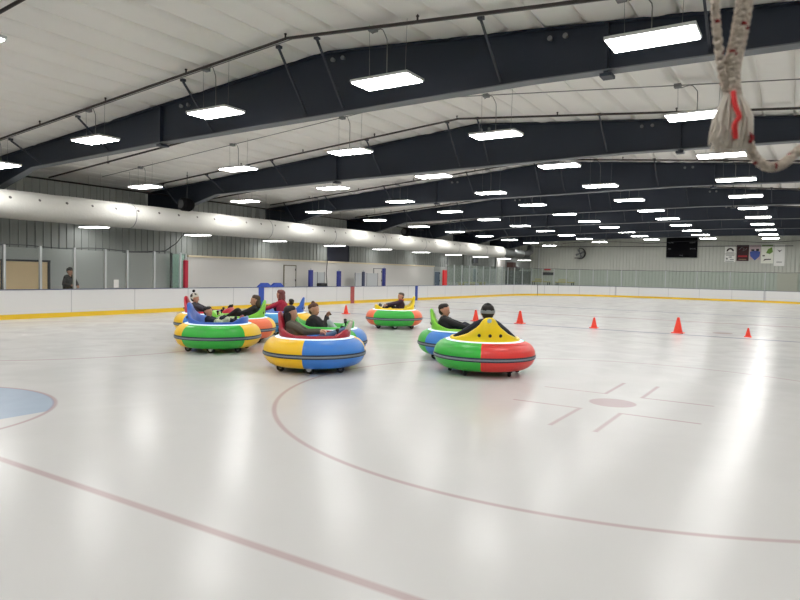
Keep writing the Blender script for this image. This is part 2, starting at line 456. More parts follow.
tag(obj('eave_pipe', tube(B(), [(-24.4, YN+.2, 5.0), (-24.4, 62, 5.0)], .032, 8), PIPE), 'long dark pipe running above the white duct under the eave', 'pipe')

# ------------------------------------------------------------------ LED high bays
LX = [(-2.15, 5.24), (-6.72, 5.28), (-11.35, 5.24), (-15.95, 5.06), (-20.85, 4.74), (2.4, 5.1)]  # last column is out of view, added to light the right ice
ROWS = [-.16+5.08*k for k in range(13)]  # first row hangs unseen behind the camera, added for its light
def make_light(x, zl, label):
    t = thing('ceiling_light', label, 'ceiling light', (0, 0, 0), 0, 'LED lights hung in rows under the roof')
    L, W = .63, .31
    bm = B(); bx(bm, -L, L, -W, W, 0, .05, .008); obj('housing', bm, HOUSING, t)
    bm = B(); bx(bm, -L+.03, L-.03, -W+.03, W-.03, -.02, .002); obj('diffuser', bm, LED, t)
    h = zroof(x)-zl-.02
    for sx_ in (-.42, .42):
        bm = B(); tube(bm, [(sx_*.95, 0, .05), (sx_, 0, h)], .004, 5); obj('hanging_wire', bm, WIRE, t)
    bm = B(); pts = []
    for k in range(15):
        u = k/14
        pts.append((-.16*sin(u*pi*.9)**1.0*0-.02+(-.34)*max(0, (u-.55)/.45)**1.2, .02, .05+(h-.16)*min(1, u*1.35) if u < .74 else .05+(h-.16)*(1-.06*((u-.74)/.26)**2)))
    tube(bm, pts, .009, 6); obj('power_cord', bm, WIRE, t)
    return t
COLN = ['rightmost', 'second from the right', 'third from the right', 'fourth from the right', 'fifth from the right', 'unseen outermost right']
ROWN = ['unseen row behind the camera', 'row at the upper left edge', 'first full row from the front', 'second full row', 'third full row', 'fourth full row', 'fifth full row', 'sixth full row', 'seventh full row', 'eighth full row', 'ninth full row', 'tenth full row', 'farthest full row']
for c, (x, zl) in enumerate(LX):
    proto = None
    for r, y in enumerate(ROWS):
        lab = 'white LED ceiling light, %s in the %s' % (COLN[c], ROWN[r])
        if proto is None: proto = make_light(x, zl, lab); o = proto
        else: o = dup(proto, label=lab)
        o.location = (x+(.12 if c == 0 else 0)-.0085*(y-10), y, zl)
# slim fittings over the walkway beyond the duct
def make_walk_light():
    t = thing('walkway_light', 'x', 'ceiling light', (0, 0, 0), 0, 'lights under the duct along the left wall')
    bm = B(); bx(bm, -.62, .62, -.3, .3, 0, .05, .008); obj('housing', bm, HOUSING, t)
    bm = B(); bx(bm, -.59, .59, -.27, .27, -.02, .002); obj('diffuser', bm, LEDW, t)
    for s in (-.4, .4):
        bm = B(); tube(bm, [(s, 0, .05), (s, 0, zroof(-23.6+s)-3.30)], .004, 5); obj('hanging_wire', bm, WIRE, t)
    return t
proto = None
for k in range(3, 13):
    lab = 'low white light just under the white duct, %s from the left' % ['', '', '', 'first', 'second', 'third', 'fourth', 'fifth', 'sixth', 'seventh', 'eighth', 'ninth', 'tenth'][k]
    if proto is None: proto = make_walk_light(); o = proto; o['label'] = lab
    else: o = dup(proto, label=lab)
    o.location = (-23.72, ROWS[k]-.25, 3.28)
# conduits above each light row with junction boxes
for r, y in enumerate(ROWS[1:], 1):
    t = thing('conduit', 'thin grey conduit under the ceiling above the %s of lights' % ROWN[r], 'conduit', (0, y, 0), 0, 'conduits above the light rows')
    obj('tube', roofline(.02, -23.6, 5.5, .13, B(), .012), WIRE, t)
    for x, zl in LX:
        bm = B(); bx(bm, x-.42, x-.28, -.05, .09, zroof(x-.35)-.18, zroof(x-.35)-.10); obj('junction_box', bm, MGREY, t)

# ------------------------------------------------------------------ duct
DCX, DCZ, DR = -22.45, 3.74, .48
duct = thing('fabric_duct', 'long white fabric air duct with small round nozzles below the roof on the left', 'duct', (DCX, 0, DCZ))
bm = B(); prof = []
y = YN+.3; i = 0
rr = random.Random(5)
while y < 51.8:
    prof.append((DR*(1+.012*sin(i*1.7)+rr.uniform(-.006, .006)), y)); y += .45; i += 1
prof.append((DR, 51.8))
lathe(bm, [(0, YN+.3)]+prof+[(DR*.7, 52.0), (0, 52.05)], 28, 'y'); obj('duct_sleeve', bm, DUCTF, duct, smooth=True)
noz = None
for k in range(43):
    y = 8.0+k*.95
    a = radians(24)
    if noz is None:
        bm = B(); lathe(bm, [(0, .012), (.04, .012), (.052, 0), (.0, 0)], 10, 'x')
        noz = obj('nozzle', bm, mat('nozzle_grey', (84, 80, 78), .6), duct); o = noz
    else:
        o = noz.copy(); C.objects.link(o)
    o.location = ((DR-.004)*cos(a), y, (DR-.004)*sin(a)); o.rotation_euler = (0, -a, 0)
for k, y in enumerate([1, 8, 15.5, 23, 28.0, 33, 38, 43, 48]):
    bm = B(); lathe(bm, [(DR+.008, y-.02), (DR+.012, y), (DR+.008, y+.02)], 28, 'y'); tube(bm, [(0, y, DR), (0, y, zroof(DCX)-DCZ-.06)], .006, 5)
    obj('hanger', bm, MGREY, duct)
tag(obj('duct_cable', tube(B(), [(-23.0, 18.6, 3.3), (-23.4, 18.5, 2.85), (-23.9, 18.3, 2.5), (-24.1, 17.5, 2.4), (-24.2, 16.4, 2.36)], .018, 6), DGREY), 'dark cable drooping from the duct to the wall corner', 'cable')
# steel duct and elbow beyond the fabric duct
t = thing('steel_duct', 'dark galvanised round duct with elbow at the end of the white duct', 'duct', (DCX, 0, DCZ))
bm = B(); lathe(bm, [(.3, 52.15), (.36, 52.2), (.36, 53.8), (.44, 53.85), (.44, 54.8), (.36, 54.85), (.36, 56.6), (0, 56.6)], 20, 'y'); obj('spiral_pipe', bm, GALV, t, True)
bm = B(); tube(bm, [(0, 56.2, 0), (.0, 56.9, .0), (.12, 57.6, .05), (.25, 58.1, .3), (.25, 58.3, .8)], .33, 14); obj('elbow', bm, mat('dark_duct', (78, 80, 80), .5, .4), t, True)
bm = B()
for y in (53.2, 56.0): tube(bm, [(0, y, .3), (0, y, 1.1)], .012, 5)
obj('hanger', bm, DGREY, t)
for y, lab in ((17.0, 'black loudspeaker hung above the duct near the second roof frame'), (33.6, 'black loudspeaker hung above the duct in the distance')):
    t = thing('loudspeaker', lab, 'loudspeaker', (-20.9, y, 4.27))
    bm = B(); lathe(bm, [(0, -.3), (.2, -.3), (.26, -.22), (.26, .1), (.2, .22), (0, .22)], 16, 'y'); obj('cabinet', bm, mat('speaker_black', (10, 10, 12), .9, 0, .1), t, False)
    bm = B(); lathe(bm, [(0, -.31), (.17, -.31), (.17, -.29), (0, -.29)], 16, 'y'); obj('grille', bm, BLACK, t)
    bm = B(); tube(bm, [(0, 0, .25), (0, 0, zroof(-20.9)-4.27-.05)], .012, 6); obj('hanger', bm, DGREY, t)

# ------------------------------------------------------------------ rink glass
GT = 2.33
def pane_between(p, q, z0, z1, m, par, name='pane', th=.012):
    p, q = Vector((*p, 0)), Vector((*q, 0)); d = (q-p).normalized(); nrm = Vector((-d.y, d.x, 0))*th/2
    bm = B(); vs = [bm.verts.new(v+Vector((0, 0, z))) for z in (z0, z1) for v in (p-nrm, q-nrm, q+nrm, p+nrm)]
    for f in ((0, 3, 2, 1), (4, 5, 6, 7), (0, 1, 5, 4), (1, 2, 6, 5), (2, 3, 7, 6), (3, 0, 4, 7)): bm.faces.new([vs[i] for i in f])
    return obj(name, bm, m, par)
gx = RX0-.06
g1 = thing('rink_glass', 'clear shielding glass with pale posts on the left boards before the walkway', 'safety glass')
ys = [6.6, 7.8, 9.0, 10.23, 11.35, 12.5, 13.64, 14.52, 15.68, 16.89, 17.05]
for a_, b_ in zip(ys[:-1], ys[1:-1]+[16.89]):
    if b_ > a_: pane_between((gx, a_), (gx, b_), BH, GT-.03, GLASS, g1)
for y in ys[:-1]:
    obj('post', bx(B(), gx-.03, gx+.05, y-.035, y+.035, BH, GT+.03), ALU, g1)
o = obj('top_cable', tube(B(), [(gx, y, GT+.02-.03*sin(i*1.3)) for i, y in enumerate([6+.55*k for k in range(20)])], .014, 5), DGREY, g1)
# green return pane beside the bench opening
gp = thing('green_glass_screen', 'pale green glass screen standing at the left end of the white partition', 'glass screen')
pane_between((-24.2, 18.84), (-24.2, 19.62), .1, 2.38, GLASS_GREEN, gp)
for y in (18.84, 19.62): obj('post', bx(B(), -24.25, -24.15, y-.03, y+.03, 0, 2.42), DGREY if y < 19 else ALU, gp)
# far corner and end glass
g2 = thing('rink_glass', 'clear greenish shielding glass round the far corner and end of the rink', 'safety glass')
pts = [(gx, 39.4+1.22*k) for k in range(9)]
oo = outline(.06, 11)
corner = oo[24:36]      # left far corner, from end board to left board
corner = corner[::-1]
endx = [(-11.4+1.25*k, RY1+.06) for k in range(14)]
path = pts+[p for p in corner if p[1] > pts[-1][1]+.5]+[p for p in endx if p[0] > RX0+RC+.5]
for a_, b_ in zip(path, path[1:]): pane_between(a_, b_, BH, GT+.05, GLASS_END, g2)
for k, p in enumerate(path):
    if k < 20 or k % 2 == 0:
        obj('post', bx(B(), p[0]-.03, p[0]+.03, p[1]-.03, p[1]+.03, BH, GT+.08), ALU, g2)
obj('top_cable', tube(B(), [(p[0], p[1], GT+.09-.03*(k % 2)) for k, p in enumerate(path[4:])], .02, 5), DGREY, g2)

# ------------------------------------------------------------------ bench side posts on the left boards
def padded_post(y, half, ztop, m, lab, r=.09):
    t = thing('padded_post', lab, 'post', (gx, y, BH))
    bm = B(); bx(bm, -.07, .07, -half, half, 0, ztop-BH, .015); obj('pad', bm, m, t)
    bm = B(); bx(bm, -.03, .03, -.03, .03, ztop-BH, ztop-BH+.08); obj('post_tip', bm, ALU, t)
padded_post(17.17, .08, 2.06, REDP, 'dark crimson padded post on the boards beside the rink glass')
padded_post(24.92, .12, 1.79, DBLUE, 'blue padded post at the bench, leftmost of three')
padded_post(27.24, .12, 1.77, DBLUE, 'blue padded post at the bench, middle one of three')
padded_post(29.5, .07, 1.76, mat('slate_pad', (52, 58, 84), .5), 'narrow slate padded post at the bench, right of three')
padded_post(31.6, .10, 2.0, DBLUE, 'taller deep blue padded post near the second partition door')
padded_post(39.2, .22, 2.0, mat('bright_red_pad', (214, 30, 36), .5), 'bright red padded post at the far end of the white partition')
# blue humps lying on the boards at the blue line
t = thing('blue_gate_pad', 'royal blue double-humped pad on top of the boards at the blue line', 'pad', (RX0-.05, 22.05, BH))
for yc in (-.42, .42):
    bm = B(); prism(bm, [(-.42, 0), (-.30, .10), (-.17, .19), (.17, .19), (.30, .10), (.42, 0)], lambda u, v, d, yc=yc: Vector((d, yc+u, v)), -.08, .08); obj('hump', bm, BLUEP, t)
tag(obj('bench_bag', bx(B(), RX0-.5, RX0-.15, 25.9, 26.4, .9, 1.12, .05), BLACK), 'small black bag on the bench behind the boards', 'bag')

# ------------------------------------------------------------------ white partition with doors
part = B(); bx(part, -24.5, -24.32, 19.84, 43.28, 0, 2.27)
struct('wall_partition', part, WHITEP)
struct('trim_partition', bx(B(), -24.55, -24.25, 19.84, 43.28, 2.27, 2.36), CREAM)
struct('wall_haze_sheet', bx(B(), -24.56, -24.46, YN, 19.8, 0, 2.38), LGREY)  # flat grey sheet stands in for the glass haze over the ribs
struct('wall_wainscot_far', bx(B(), -24.56, -24.46, 43.3, YE, 0, 2.3), LGREY)
def flat_door(name, y0, y1, z1, m, fm, x=-24.30, hinge=True, label=None):
    d = thing(name, label, 'door', (x, (y0+y1)/2, 0)); h = (y1-y0)/2
    obj('door_leaf', bx(B(), -.02, .02, -h+.05, h-.05, 0.01, z1-.05), m, d)
    bm = B(); bx(bm, -.02, .035, -h, -h+.05, 0, z1); bx(bm, -.02, .035, h-.05, h, 0, z1); bx(bm, -.02, .035, -h+.05, h-.05, z1-.05, z1); obj('door_frame', bm, fm, d)
    if hinge:
        for z in (.45, 1.2, 1.8): obj('hinge', bx(B(), .02, .05, h-.09, h-.03, z-.06, z+.06), DGREY, d)
        bm = B(); tube(bm, [(.02, -h+.12, 1.0), (.06, -h+.12, 1.0), (.06, -h+.22, 1.0)], .012, 6); obj('door_handle', bm, ALU, d)
    return d
FRM = mat('door_frame_olive', (128, 122, 104), .6)
flat_door('door', 26.32, 27.33, 2.05, WHITEP, FRM, label='white door in the partition behind the blue gate pad')
flat_door('door', 35.01, 36.0, 2.03, WHITEP, mat('door_frame_grey', (140, 140, 140), .6), label='white door in the partition right of the deep blue post')
flat_door('door', 43.5, 44.4, 1.95, mat('slate_door', (92, 108, 128), .5), ALU, x=-24.42, label='slate blue door just past the end of the partition')
flat_door('door', 50.4, 51.3, 2.3, mat('grey_door', (104, 116, 126), .5), ALU, x=-24.42, label='tall grey door below a dark sign on the far left wall')
tag(obj('wall_sign', bx(B(), -24.42, -24.38, 50.4, 51.3, 2.75, 3.2), DGREY), 'small dark sign above the tall grey door', 'sign')
for (y0, y1, lab) in ((27.5, 28.75, 'grey clear screen panel right of the partition door'), (31.75, 34.2, 'wide grey screen panel before the partition between the posts')):
    t = thing('bench_screen', lab, 'screen', (-23.4, 0, 0))
    obj('panel', bx(B(), -.01, .01, y0, y1, .5, 1.68), mat('screen_grey', (196, 200, 202), .5), t)
    for y in (y0, (y0+y1)/2, y1): obj('post', bx(B(), -.02, .02, y-.02, y+.02, 0, 1.7), MGREY, t)
tag(obj('wall_cable', tube(B(), [(-24.2, 30.05, 2.6), (-24.2, 30.0, 2.3), (-24.22, 29.95, 1.6), (-24.2, 30.1, .4)], .022, 6), DGREY), 'black cable hanging down the white partition', 'cable')
tag(obj('downpipe', tube(B(), [(-24.3, 48.2, 0), (-24.3, 48.2, 3.9)], .035, 8), DGREY), 'thin dark downpipe on the far left wall beside the tall door', 'pipe')
tag(obj('downpipe', tube(B(), [(-24.3, 45.4, 0), (-24.3, 45.4, 3.9)], .03, 8), DGREY), 'thin dark downpipe on the far left wall above the red post', 'pipe')
# tan sliding panels on the left
t = thing('sliding_door', 'tan plywood sliding doors in a dark frame behind the left glass', 'door', (-24.42, 0, 0))
TAN = mat('tan_plywood', (228, 200, 158), .6, var=.10, bscale=1.2)
for y0, y1 in ((7.6, 9.7), (9.75, 11.68), (11.75, 13.05), (13.1, 13.36)): obj('door_leaf', bx(B(), -.02, .03, y0, y1, .02, 1.86), TAN, t)
bm = B(); bx(bm, -.02, .06, 7.5, 13.46, 1.86, 1.93)
for y in (7.52, 9.72, 11.71, 13.07, 13.41): bx(bm, -.02, .06, y-.04, y+.04, 0, 1.86)
obj('door_frame', bm, DGREY, t)
tag(obj('paper_notice', bx(B(), gx+.01, gx+.016, 13.98, 14.18, .98, 1.27), WHITEP), 'white paper notice taped on the left rink glass', 'notice')

# ------------------------------------------------------------------ end wall things
sb = thing('scoreboard', 'black hockey scoreboard high on the end wall', 'scoreboard', (-9.76, YE-.12, 4.68))
obj('cabinet', bx(B(), -1.33, 1.33, -.12, .08, -.93, .93), mat('scoreboard_black', (14, 14, 18), .9, 0, .1), sb)
obj('top_rail', bx(B(), -1.0, .6, -.14, -.0, .93, 1.0), MGREY, sb)
def text(s, size, m, parent, loc, name='lettering', ext=.004, xs=1.0):
    cu = bpy.data.curves.new(name, 'FONT'); cu.body = s; cu.size = size; cu.extrude = ext; cu.align_x = 'CENTER'; cu.align_y = 'CENTER'
    tmp = bpy.data.objects.new('tmp', cu); C.objects.link(tmp)
    dg = bpy.context.evaluated_depsgraph_get(); me = bpy.data.meshes.new_from_object(tmp.evaluated_get(dg))
    bpy.data.objects.remove(tmp); me.name = name; me.materials.clear(); me.materials.append(m)
    o = bpy.data.objects.new(name, me); C.objects.link(o); o.parent = parent; o.location = loc; o.rotation_euler = (pi/2, 0, 0); o.scale = (xs, 1, 1)
    return o
LET = mat('grey_lettering', (130, 132, 136), .6)
text('HOME', .17, LET, sb, (-.95, -.125, .44)); text('GUEST', .17, LET, sb, (.92, -.125, .44))
text('PER', .17, LET, sb, (-1.05, -.125, -.15)); text('SHOTS', .16, LET, sb, (.95, -.125, -.13)); text('TIME', .16, LET, sb, (-.02, -.125, -.76))
def banner(x0, x1, z0, z1, m, label):
    t = thing('banner', label, 'banner', ((x0+x1)/2, YE-.05, (z0+z1)/2), 0, None)
    obj('sheet', bx(B(), -(x1-x0)/2, (x1-x0)/2, -.015, 0, -(z1-z0)/2, (z1-z0)/2), m, t); return t
BW = mat('banner_white', (240, 240, 236), .7); K = mat('banner_black', (44, 42, 42), .7)
t = banner(-6.16, -5.28, 4.12, 4.80, BW, 'small white banner with a black arch mark, upper left of the wall banners')
bm = B(); lathe(bm, [(.17, -.022), (.30, -.022), (.30, -.016), (.17, -.016)], 14, 'y', (0, 0, -.14), 0, pi, close=True); obj('arch_mark', bm, K, t)
obj('mark_bar', bx(B(), -.33, .33, -.022, -.016, -.30, -.26), K, t)
t = banner(-6.16, -5.28, 3.36, 4.05, BW, 'small white banner with grey scribbled marks, lower left of the wall banners')
bm = B(); bx(bm, -.35, .35, -.022, -.016, .24, .30); bx(bm, -.32, -.18, -.022, -.016, -.12, .04); bx(bm, -.10, .14, -.022, -.016, .06, .14); bx(bm, -.36, .30, -.022, -.016, -.30, -.25); bx(bm, .0, .3, -.022, -.016, -.14, -.08); obj('grey_marks', bm, MGREY, t)
t = banner(-5.2, -4.24, 3.46, 4.88, mat('banner_maroon', (54, 20, 24), .7), 'dark maroon banner with pale script on the end wall')
bm = B(); tube(bm, [(-.3, -.02, .28), (-.1, -.02, .5), (.1, -.02, .42), (.0, -.02, .2), (.22, -.02, .3), (.32, -.02, .45)], .022, 5); obj('script_mark', bm, MGREY, t)
obj('red_bar', bx(B(), -.36, .36, -.022, -.016, -.36, -.22), mat('banner_red', (170, 40, 50), .7), t); obj('pale_bar', bx(B(), -.3, .3, -.022, -.016, -.60, -.54), mat('banner_tan', (150, 130, 100), .7), t)
t = banner(-4.18, -3.34, 3.6, 4.88, mat('banner_pink', (196, 176, 180), .7), 'pale pink banner with a blue shield on the end wall')
bm = B(); prism(bm, [(-.4, .05), (-.36, -.35), (0, -.72), (.36, -.35), (.4, .05), (0, .14)], XZ, -.03, -.016); obj('blue_shield', bm, mat('shield_blue', (62, 84, 160), .6), t)
bm = B(); bx(bm, -.3, -.06, -.034, -.016, .10, .26); bx(bm, .08, .3, -.034, -.016, .1, .3); obj('dark_marks', bm, K, t)
t = banner(-3.29, -2.35, 3.26, 4.87, mat('banner_pale', (236, 238, 226), .7), 'white banner with green leafy marks on the end wall')
bm = B(); bx(bm, -.42, .42, -.022, -.016, .68, .80); prism(bm, [(-.1, .1), (.05, .45), (.35, .62), (.42, .2), (.2, .02)], XZ, -.024, -.016); obj('green_mark', bm, mat('leaf_green', (104, 140, 62), .7), t)
bm = B(); bx(bm, -.36, -.18, -.022, -.016, -.18, -.08); prism(bm, [(-.28, -.6), (-.2, -.42), (.3, -.4), (.3, -.48), (-.1, -.5)], XZ, -.022, -.016); obj('dark_marks', bm, K, t)
t = banner(-2.3, -1.5, 3.05, 4.90, BW, 'tall plain white banner with one small dark bird mark, rightmost on the end wall')
bm = B(); prism(bm, [(-.2, .5), (-.05, .42), (0, .30), (.05, .42), (.2, .5), (.06, .36), (0, .26), (-.06, .36)], XZ, -.022, -.016); bx(bm, -.06, .06, -.024, -.016, .32, .42); obj('bird_mark', bm, K, t)
bm = B(); bx(bm, -.2, .2, -.022, -.016, -.62, -.56); obj('faint_mark', bm, MGREY, t)
t = thing('wall_fan', 'dark round drum fan bracketed on the end wall', 'fan', (-19.2, YE-.4, 4.1))
bm = B(); lathe(bm, [(.50, -.2), (.55, -.2), (.55, .2), (.50, .2)], 24, 'y', close=True, a0=radians(-110), a1=radians(100)); obj('drum', bm, BLACK, t)
for k in range(4):
    bm = B(); a = k*pi/2+.4; prism(bm, [(.05, -.05), (.44, -.14), (.46, .12), (.06, .05)], lambda u, v, d, a=a: Vector((u*cos(a)-v*sin(a), d, u*sin(a)+v*cos(a))), -.02, .0); obj('blade', bm, MGREY, t)
bm = B(); tube(bm, [(0, .05, 0), (0, .38, 0)], .06, 8); bx(bm, -.55, .1, .02, .08, -.5, -.42); obj('bracket', bm, BLACK, t)
tag(obj('exit_sign', bx(B(), -23.0, -22.3, YE-.14, YE-.05, 2.36, 2.52), mat('exit_red', (190, 60, 64), .5, emit=.15)), 'small red sign low on the left of the end wall', 'sign')
tag(obj('wall_vent', bx(B(), -23.2, -22.0, YE-.16, YE-.05, 1.85, 2.15), DGREY), 'dark rectangular vent under the small red sign', 'vent')
tag(obj('end_wall_pipe', tube(B(), [(-23.6, YE-.12, 0), (-23.6, YE-.12, 4.8)], .04, 8), ALU), 'pale vertical pipe near the left corner of the end wall', 'pipe')
tag(obj('end_wall_pipe', tube(B(), [(-24.3, YE-.2, 4.78), (-.9, YE-.2, 4.78)], .03, 8), DGREY), 'thin horizontal pipe across the top of the end wall', 'pipe')
wp = []
for k in range(61):
    x = -21+.47*k; wp.append((x, YE-.35, 5.05+.22*abs(sin((x+3)*.33))))
tag(obj('hanging_cable', tube(B(), wp, .022, 5), DGREY), 'dark wavy cable strung across the top of the end wall', 'cable')
tag(obj('wall_panel', bx(B(), -2.0, -.45, YE-.14, YE-.04, 0, 2.5), mat('panel_beige', (196, 190, 178), .6)), 'pale beige panel at the right of the end wall', 'panel')
YT = mat('dull_yellow', (186, 176, 110), .6)
for x, lab in ((-22.9, 'dull yellow workbench at the left of the end wall'), (-20.4, 'lower dull yellow table right of the workbench')):
    t = thing('work_table', lab, 'table', (x, YE-1.2, 0))
    obj('table_top', bx(B(), -.9, .9, -.35, .35, 1.12, 1.2), YT, t)
    for sx_ in (-.8, .8):
        for sy_ in (-.28, .28): obj('leg', bx(B(), sx_-.035, sx_+.035, sy_-.035, sy_+.035, 0, 1.12), DGREY, t)
    obj('storage_bin', bx(B(), -.6, .2, -.25, .25, 1.2, 1.5, .02), mat('cream_bin', (190, 184, 150), .6), t)
t = thing('picnic_bench', 'pale yellow-green bench against the far left wall', 'bench', (-23.6, 48.6, 0))
obj('bench_top', bx(B(), -.3, .3, -2.2, 2.2, 1.05, 1.12), mat('pale_green_wood', (186, 190, 140), .6), t)
for y in (-2, 0, 2): obj('leg', bx(B(), -.25, .25, y-.05, y+.05, 0, 1.05), YT, t)
# dark refrigeration cabinet in the far left corner
t = thing('machine_cabinet', 'dark machinery cabinet in the far left corner behind the glass', 'machine', (-24.0, 60.2, 0))
obj('cabinet_body', bx(B(), -.4, .4, -2.7, 1.9, 0, 2.2, .02), mat('machine_dark', (62, 66, 66), .6, var=.2, bscale=3), t)
obj('cabinet_door', bx(B(), .4, .43, -2.5, -1.1, .2, 2.0), DGREY, t); obj('cabinet_door', bx(B(), .4, .43, -.9, .6, .2, 2.0), DGREY, t)
obj('control_box', bx(B(), -.3, .38, -2.7, -2.0, 2.2, 3.0, .02), mat('rust_brown', (80, 52, 48), .7), t)
obj('motor', lathe(B(), [(0, -.3), (.22, -.3), (.22, .3), (0, .3)], 14, 'y', (0, -.8, 2.42)), BLACK, t)
struct('trim_white_pilaster', bx(B(), -24.46, -24.3, 55.4, 57.2, 0, 3.6), WHITEP)

# ------------------------------------------------------------------ cones
CONE = mat('cone_orange_red', (240, 62, 40), .45)
def cone(x, y, h, lab):
    t = thing('traffic_cone', lab, 'cone', (x, y, 0), 0, 'orange cones along the line')
    r = h*.28
    bm = B(); lathe(bm, [(0, .025), (r, .025), (h*.085, h*.94), (h*.07, h), (0, h)], 20); obj('cone_body', bm, CONE, t, False)
    bm = B(); bx(bm, -h*.36, h*.36, -h*.36, h*.36, 0, .025, .008); obj('base', bm, CONE, t)
cone(-15.85, 20.92, .36, 'small orange cone by the faded red centre stripe, behind the cars')
cone(-10.28, 21.55, .42, 'orange cone partly hidden behind the yellow-backed car and its rider')
cone(-8.60, 21.72, .46, 'tall orange cone just right of the yellow-backed car')
cone(-5.97, 21.81, .36, 'small orange cone, third from the right')
cone(-3.34, 21.93, .50, 'tallest orange cone, second from the right')
cone(-1.38, 22.10, .28, 'squat orange cone, rightmost on the ice')

# ------------------------------------------------------------------ ice bumper cars
COL = {'yellow': (250, 200, 30), 'blue': (58, 128, 214), 'green': (52, 178, 62), 'red': (226, 62, 58), 'orange': (238, 112, 66), 'skyblue': (70, 160, 222)}
VIN = {k: mat('vinyl_'+k, v, .32, 0, .5) for k, v in COL.items()}
SHELLC = {'maroon': (164, 34, 52), 'yellow': (246, 214, 24), 'blue': (44, 96, 190), 'lime': (124, 200, 58), 'green': (66, 182, 66), 'red': (186, 34, 52)}
SHM = {k: mat('shell_'+k, v, .3, 0, .5) for k, v in SHELLC.items()}
STRAP = mat('strap_grey', (122, 130, 140), .5); STRAPE = mat('strap_edge', (30, 44, 66), .5)
RM, RMI, CZ = .655, .24, .335
def rim_h(th):        # th: angle from the back (0) to the front (pi); height of the shell rim
    x = .60*abs(sin(th))
    back = 0
    if th < pi/2:
        K_ = [(0, .43), (.07, .42), (.10, .385), (.175, .25), (.35, .10), (.55, 0), (.7, 0)]
        for (x0, h0), (x1, h1) in zip(K_, K_[1:]):
            if x0 <= x <= x1: back = h0+(h1-h0)*(x-x0)/(x1-x0)
    f = max(0, cos(pi-th)); front = .12*min(1, max(0, (f-.72)/.22)) if th > pi/2 else 0
    return .635+back*.87+front*.8
def make_car(loc, head, cols, shell, label, spin=0.):
    t = thing('bumper_car', label, 'bumper car', loc, head, 'inflatable ice bumper cars')
    for q in range(4):
        a0 = spin+q*pi/2; bm = B()
        prof = []
        for k in range(21):
            a = radians(-180)+2*pi*k/20; prof.append((RM+RMI*cos(a)*1.0, CZ+RMI*sin(a)*1.02))
        lathe(bm, prof, 14, 'z', a0=a0, a1=a0+pi/2); obj('tube_panel', bm, VIN[cols[q % len(cols)]], t, True)
    bm = B(); lathe(bm, [(RM+RMI*cos(a)+.001, CZ+RMI*sin(a)*1.02) for a in (-.24, -.19)] + [(RM+RMI+.005, CZ-.045), (RM+RMI+.005, CZ-.005)]+[(RM+RMI*cos(a)+.001, CZ+RMI*sin(a)*1.02) for a in (.03, .07)], 56, 'z')
    st = obj('bumper_strap', bm, STRAPE, t, True)
    bm = B(); lathe(bm, [(RM+RMI+.002, CZ-.040), (RM+RMI+.011, CZ-.036), (RM+RMI+.011, CZ-.010), (RM+RMI+.002, CZ-.006)], 56, 'z'); obj('strap_band', bm, STRAP, st, True)
    bm = B(); lathe(bm, [(.612, .565), (.65, .574), (.690, .572), (.690, .580), (.65, .590), (.61, .588)], 56, 'z', close=True); obj('light_ring', bm, RINGLED, t, True)
    # shell: rim whose height follows the angle
    bm = B(); n = 72; rings = []
    for k in range(n):
        a = 2*pi*k/n; th = abs(((a+pi) % (2*pi))-pi)   # angle from +x (front)
        th = pi-th                                         # from the back
        h = rim_h(th); lean = (h-.575)*.10
        pr = [(.60, .50), (.62, .585), (.612+lean*1.0, h-.02), (.585+lean, h), (.565+lean, h-.005), (.54, max(.50, h-.13)), (.50, .42), (.42, .26), (.2, .20), (0.001, .20)]
        rings.append([bm.verts.new((r*cos(a), r*sin(a), z)) for r, z in pr])
    for k in range(n):
        a_, b_ = rings[k], rings[(k+1) % n]
        for j in range(len(a_)-1): bm.faces.new((a_[j], b_[j], b_[j+1], a_[j+1]))
    sh = obj('shell', bm, SHM[shell], t, True)
    for y in (-.20, -.02, .16):
        bm = B(); lathe(bm, [(0, .012), (.024, .012), (.03, 0), (0, 0)], 10, 'x'); o = obj('bolt', bm, BLACK, sh)
        o.location = (-.60*sqrt(max(0, 1-(y/.6)**2))-.035, y, .70); o.rotation_euler = (0, pi, 0)
    bm = B(); bx(bm, .38, .57, -.26, .26, .50, .645, .04); obj('dashboard', bm, SHM[shell], t)
    for s in (-1, 1):
        bm = B(); tube(bm, [(.45, s*.27, .62), (.44, s*.27, .71)], .014, 8); lathe(bm, [(0, .69), (.026, .70), (.034, .72), (.024, .745), (0, .75)], 12, 'z', (.44, s*.27, 0)); obj('joystick', bm, BLACK, t, True)
    # under side: chassis plate, motor, wheels
    bm = B(); lathe(bm, [(0, .13), (.46, .13), (.5, .19), (0, .19)], 24); obj('chassis', bm, BLACK, t)
    for s in (-1, 1):
        w_ = obj('drive_wheel', lathe(B(), [(0, -.03), (.078, -.03), (.085, -.015), (.085, .015), (.078, .03), (0, .03)], 20, 'y', (.02, s*.60, .085)), RUBBER, t)
        obj('wheel_hub', lathe(B(), [(0, -.036), (.045, -.036), (.045, .036), (0, .036)], 14, 'y', (.02, s*.60, .085)), ALU, w_)
    bm = B(); bx(bm, -.02, .06, -.56, .56, .10, .16); obj('axle_beam', bm, DGREY, t)
    bm = B(); bd = lathe(bm, [(0, .01), (.035, .01), (.04, 0), (0, 0)], 14, 'x'); o = obj('badge', bm, mat('badge_pale_blue', (150, 190, 210), .4), t); o.location = (-.648, 0, .955); o.rotation_euler = (0, pi, 0)
